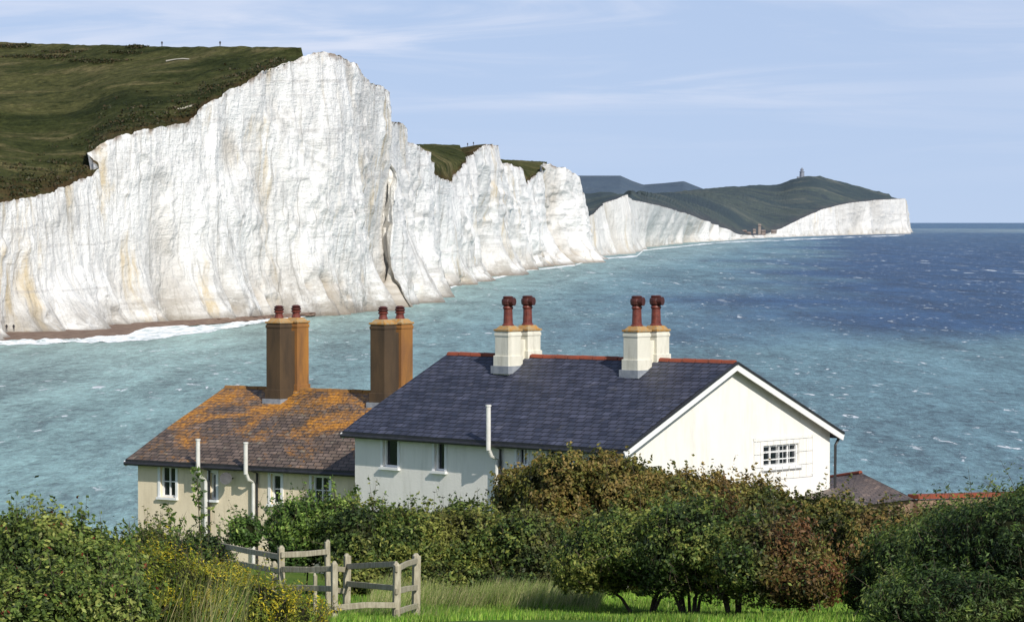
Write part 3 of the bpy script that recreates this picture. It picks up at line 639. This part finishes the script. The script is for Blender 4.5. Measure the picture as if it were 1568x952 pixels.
def bush(name,ells,dens,size,pal,seed,trunk=None,brown=None,asp=.5,rough=.36,core=.78,stretch=1.,flw=None,sprig=1.):
    E=[]
    for u,v,D,ru,rv,ry in ells: E.append((pt(u,v,D),np.array([ru*D/FP,ry,rv*D/FP])))
    PT=[];NR=[];DP=[];cv=[];cf=[];o=0
    for k,(c,r) in enumerate(E):
        area=4*math.pi*((r[0]*r[1])**1.6/3+(r[0]*r[2])**1.6/3+(r[1]*r[2])**1.6/3)**(1/1.6)
        n=int(area*dens);d=rng.normal(size=(n,3));d/=np.linalg.norm(d,axis=1)[:,None];d=d[d[:,2]>-.75];n=len(d)
        p0=c+d*r
        lump=fbm(p0[:,0]*1.0/stretch,p0[:,1]*1.0,p0[:,2]*1.2,3,seed)
        med=fbm(p0[:,0]*2.6/stretch,p0[:,1]*2.6,p0[:,2]*3.,2,seed+2)
        fine=fbm(p0[:,0]*6/stretch,p0[:,1]*6,p0[:,2]*7,2,seed+3)
        dep=rng.exponential(.075,n)-rng.exponential(.045,n)*(fine>0)
        f=1+rough*lump*1.3+.20*med+.10*fine-dep
        p=c+d*r*f[:,None]
        keep=((med+fine*.6)>-.45)|(rng.random(n)<.22)
        for j,(c2,r2) in enumerate(E):
            if j!=k: keep&=(((p-c2)/r2)**2).sum(1)>.55
        keep&=p[:,2]>gz(p[:,1])-.05
        nn=d/r;nn/=np.linalg.norm(nn,axis=1)[:,None]
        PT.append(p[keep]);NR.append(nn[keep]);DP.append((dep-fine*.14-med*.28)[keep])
        nu,nv=26,14;th=np.linspace(0,2*math.pi,nu);ph=np.linspace(-1.3,math.pi/2,nv);T_,P_=np.meshgrid(th,ph)
        dd=np.stack([np.cos(P_)*np.cos(T_),np.cos(P_)*np.sin(T_),np.sin(P_)],-1).reshape(-1,3);q=c+dd*r
        ff=core+rough*1.3*fbm(q[:,0]*1.0/stretch,q[:,1]*1.0,q[:,2]*1.2,3,seed)
        cv.append(c+dd*r*ff[:,None]);cf.append(grid_faces(nv,nu)+o);o+=nu*nv
    p=np.concatenate(PT);nr=np.concatenate(NR);dp=np.concatenate(DP)
    ns=int(len(p)*.024*sprig);ix=rng.choice(len(p),ns,replace=False);sd_=nr[ix]*.5+rng.normal(size=(ns,3))*.35+np.array([-.1,0,.75]);sd_/=np.linalg.norm(sd_,axis=1)[:,None]
    ln=(.12+.45*rng.random(ns)**2)*(.6+.8*(fbm(p[ix,0],p[ix,1],p[ix,2],2,seed+60)>0));K=10
    tt=rng.random((ns,K));spp=p[ix][:,None]+sd_[:,None]*(tt*ln[:,None])[...,None]+rng.normal(size=(ns,K,3))*.018
    spp=spp.reshape(-1,3);sn=np.repeat(nr[ix],K,0)
    p=np.concatenate([p,spp]);nr=np.concatenate([nr,sn]);dp=np.concatenate([dp,np.full(len(spp),-.14)])
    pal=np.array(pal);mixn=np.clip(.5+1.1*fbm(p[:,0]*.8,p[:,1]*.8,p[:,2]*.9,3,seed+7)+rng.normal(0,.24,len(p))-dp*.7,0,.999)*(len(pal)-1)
    i0=mixn.astype(int);fr=(mixn-i0)[:,None];col=pal[i0]*(1-fr)+pal[np.minimum(i0+1,len(pal)-1)]*fr
    if brown is not None:
        bu,bw,bc=brown;Dm=E[0][0][1];xb,wb=(bu-CU)/FP*Dm,bw/FP*Dm
        k=np.clip((p[:,0]-xb)/wb+fbm(p[:,0]*1.2,p[:,1],p[:,2]*1.2,3,seed+21)*1.2,0,1)[:,None]
        k=k*(rng.random(len(p))<.8)[:,None];col=col*(1-k)+np.array(bc)*k
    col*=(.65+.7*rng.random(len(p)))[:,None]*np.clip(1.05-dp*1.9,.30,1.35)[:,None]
    if flw is not None:
        fm_=(rng.random(len(p))<flw[0])&(fbm(p[:,0]*2,p[:,1]*2,p[:,2]*2,2,seed+40)>flw[2]);col[fm_]=np.array(flw[1])*(.7+.5*rng.random(fm_.sum()))[:,None]
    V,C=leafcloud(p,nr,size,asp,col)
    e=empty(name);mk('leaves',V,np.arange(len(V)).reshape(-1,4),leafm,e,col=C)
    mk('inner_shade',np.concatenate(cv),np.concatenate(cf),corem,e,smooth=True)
    tw=MB()
    for i in range(0,ns,max(1,ns//500)):
        q=p[ix[i]];tw.tube([q-sd_[i]*.25,q+sd_[i]*ln[i]],[.007,.002],4,False)
    if trunk:
        for (u,D,k,hh) in trunk:
            b0=pt(u,900,D);b0[2]=gz(D)-.1
            for j in range(k):
                an=rng.random()*6.28;s_=.3+.9*rng.random();q=b0+[math.cos(an)*.15,math.sin(an)*.15,0]
                p1=q+[math.cos(an)*s_*.25,math.sin(an)*s_*.25,hh*.45];p2=q+[math.cos(an+.4)*s_,math.sin(an+.4)*s_,hh];p3=p2+[math.cos(an)*.3,math.sin(an)*.3,.5]
                tw.tube([q,p1,p2,p3],[.04,.03,.02,.008],6,False)
    tw.obj('branches',barkm,e)
DG=[(.020,.038,.010),(.042,.074,.016),(.090,.130,.024),(.20,.21,.045)]
LG=[(.045,.09,.018),(.085,.15,.026),(.15,.23,.04),(.24,.30,.07)]
OG=[(.026,.034,.009),(.058,.072,.015),(.13,.13,.026),(.20,.14,.04)]
bush('garden_hedge',[(800,768,82,40,45,1.2),(860,766,80,70,66,1.6),(945,768,80,85,68,1.7),(1040,787,79,90,66,1.7),(1140,803,78,95,62,1.7),(1240,820,77,100,60,1.7),(1340,838,76,90,58,1.6),(1420,848,75,80,58,1.6),(900,850,76,90,60,1.2),(1010,865,75,90,50,1.0),(1110,870,74,90,45,1.0)],950,.050,OG,21,brown=(1250,500,(.085,.05,.024)))
bush('privet_bush',[(455,818,74,42,55,1.3),(510,812,74,52,48,1.3)],1050,.046,LG,31)
bush('elder_hedge',[(560,838,73,70,56,1.4),(640,840,73,80,56,1.5),(730,842,73,80,58,1.5),(810,850,72,70,58,1.4),(585,888,71.5,75,32,.9),(690,890,71.5,85,30,.9),(790,895,71,75,30,.9)],1000,.048,DG,41,brown=(740,500,(.09,.06,.025)))
bush('hawthorn_bush',[(905,868,63,55,46,1.2),(975,845,63,92,60,1.6),(1070,842,62,98,73,1.7),(1160,862,61,92,66,1.6),(1232,890,60,46,38,1.2)],1050,.040,DG,51,trunk=[(1060,62,7,1.1),(1130,61,6,1.0),(985,63,4,1.0)],brown=(1090,120,(.15,.070,.028)),core=.68,sprig=1.6)
bush('laurel_bush',[(1395,870,60,72,58,1.5),(1470,855,57,88,76,1.6),(1550,850,55,92,90,1.7),(1490,930,54,150,60,1.5),(1590,792,58,58,52,1.2),(1330,905,61,48,33,1.0)],950,.044,[(.016,.034,.010),(.034,.062,.014),(.070,.115,.022),(.15,.18,.045)],61,stretch=1.8,asp=.3,sprig=1.8)
bush('bramble_bush',[(-10,868,54,80,68,1.5),(65,862,53,80,60,1.5),(140,876,53,68,50,1.4),(40,935,50,120,50,1.3),(160,940,50,80,46,1.2)],1000,.046,[(.028,.046,.012),(.062,.098,.02),(.12,.17,.03),(.23,.25,.06)],71,flw=(.03,(.20,.035,.02),.0),sprig=1.9)
bush('gorse_bush',[(225,900,55,75,55,1.3),(305,918,56,68,50,1.2),(385,940,55,65,44,1.0)],1150,.034,[(.05,.075,.012),(.12,.16,.018),(.26,.25,.03)],81,asp=.3,flw=(.4,(.58,.48,.03),-.05),sprig=2.2)
bush('ragwort_clump',[(445,945,56,52,34,.7),(350,885,60,35,24,.7)],950,.03,[(.06,.09,.015),(.16,.19,.02)],91,asp=.3,core=.5,flw=(.5,(.60,.48,.03),-.1),sprig=2.)
bush('shrub',[(375,818,80,28,26,.7)],900,.05,LG,95)
bush('shrub',[(235,850,68,60,33,1.),(300,850,66,50,30,1.)],950,.042,DG,97,sprig=2.)
def sapling(name,u,vt,D,lean,n):
    e=empty(name);b0=pt(u,900,D);b0[2]=gz(D);t=pt(u+lean,vt,D);mid=(b0+t)/2+[.1,0,0]
    m_=MB();m_.tube([b0,b0*.25+mid*.5+t*.25,t],[.022,.014,.004],6);P_=[]
    for k in range(14):
        a=.35+.64*k/14;q=b0*(1-a)**2+2*mid*a*(1-a)+t*a*a
        d=unit([rng.normal(),rng.normal(),.9])*.38*(1.25-a);m_.tube([q,q+d],[.006,.002],4)
        for j in range(n): P_.append(q+d*rng.random()*1.1+rng.normal(size=3)*.04)
    m_.obj('stem',barkm,e);P_=np.array(P_);nr=rng.normal(size=P_.shape)+[0,-.5,.8];nr/=np.linalg.norm(nr,axis=1)[:,None]
    c=np.array(LG)[rng.integers(0,4,len(P_))];V,C=leafcloud(P_,nr,.06,.5,c);mk('leaves',V,np.arange(len(V)).reshape(-1,4),leafm,e,col=C)
sapling('sapling',304,708,68,-3,20);sapling('sapling',262,768,66,-4,12);sapling('sapling',540,738,74,4,9);sapling('sapling',120,782,53,5,12);sapling('sapling',190,798,54,8,10);sapling('sapling',468,748,74,6,10);sapling('sapling',20,778,54,5,10);sapling('sapling',590,762,73,-5,8)
def grassblades(name,n,x0,x1,y0,y1,h0,h1,cols,seed,cond=None,wd=.012,lean=.10):
    x=x0+(x1-x0)*rng.random(n);y=y0+(y1-y0)*rng.random(n)
    k=fbm(x*.9,y*.9,0.,3,seed)>(-.35 if cond is None else cond);x,y=x[k],y[k];n=len(x)
    z=gz(y)+fbm(x/5,y/5,0.,4,2)*.22-.02;h=(h0+(h1-h0)*rng.random(n))*(1+.4*fbm(x*.7,y*.7,3.,2,seed+1))
    a=rng.random(n)*6.28;w=wd*(.6+.8*rng.random(n));lx=rng.normal(lean,.22,n)*h;ly=rng.normal(0,.2,n)*h
    b=np.stack([x,y,z],-1);dx=np.stack([np.cos(a)*w,np.sin(a)*w,0*a],-1)
    t=b+np.stack([lx,ly,h],-1)
    V=np.stack([b-dx,b+dx,t+dx*.15,t-dx*.15],1).reshape(-1,3);q=np.arange(len(V)).reshape(-1,4)
    pt_=.65+.55*np.clip(.5+fbm(x*1.3,y*1.3,1.,3,seed+9)*1.5,0,1)
    c=np.array(cols)[rng.integers(0,len(cols),n)]*(.7+.6*rng.random(n))[:,None]*pt_[:,None]
    mk(name,V,q,leafm,col=np.repeat(c,4,0))
grassblades('meadow_grass',130000,-9,9,56,76,.06,.18,[(.16,.32,.03),(.24,.40,.045),(.34,.44,.09),(.10,.22,.025)],5)
grassblades('tall_grass',20000,-3,1.7,64,70.5,.3,.6,[(.28,.34,.09),(.50,.46,.22),(.18,.28,.05)],6,-.2,.006,.35)
grassblades('tall_grass',5000,-6,-1,59,64,.15,.35,[(.20,.30,.06),(.32,.32,.14),(.13,.25,.04)],16,0.,.006,.3)
grassblades('tall_grass',2500,-8.5,-4.4,50,57,.8,1.2,[(.18,.22,.06),(.34,.30,.14),(.10,.18,.03)],26,.1,.005,.25)
# ================================================================= fence
wood=simple('weathered_wood',(.46,.42,.31),(.26,.23,.16),6,.85,.2,.6,.01,6,(3,3,.6))
fe=empty('timber_fence');ps=MB();rl=MB()
for u,v,D,w_ in((431,838,60.5,.12),(502,829,62,.10),(531,850,63,.13),(512,862,58.8,.11),(607,864,58.8,.13),(637,850,61,.14),(420,862,61.5,.11),(338,828,66,.11),(482,880,62,.07)):
    t=pt(u,v,D);z0=gz(D)-.3
    ps.box((t[0],t[1],(t[2]+z0)/2),(w_*.9,w_*.35,0),(-w_*.35,w_*.9,0),(rng.normal(0,.03),0,t[2]-z0))
    ps.tube([t+[0,0,-.01],t+[0,0,.045]],[w_*.55,w_*.25],6)
for a,b2 in(((336,834,66),(428,852,60.7)),((336,858,66),(428,874,60.7)),((431,849,60.4),(502,844,61.9)),((431,871,60.4),(511,870,58.9)),((431,899,60.4),(511,901,58.9)),((531,867,63),(607,863,58.9)),((531,893,63),(607,900,58.9)),
   ((607,871,58.7),(638,858,60.9)),((607,905,58.7),(638,899,60.9)),((512,930,58.7),(607,926,58.7)),((607,937,58.7),(638,927,60.9)),((502,868,62),(531,872,63)),((502,900,62),(531,905,63))):
    p_,q_=pt(*a),pt(*b2);mm=(p_+q_)/2+[0,0,rng.normal(0,.015)];rl.beam(p_,mm,.045,.11);rl.beam(mm,q_,.045,.105)
ps.obj('posts',wood,fe,bevel=.01);rl.obj('rails',wood,fe,bevel=.008)
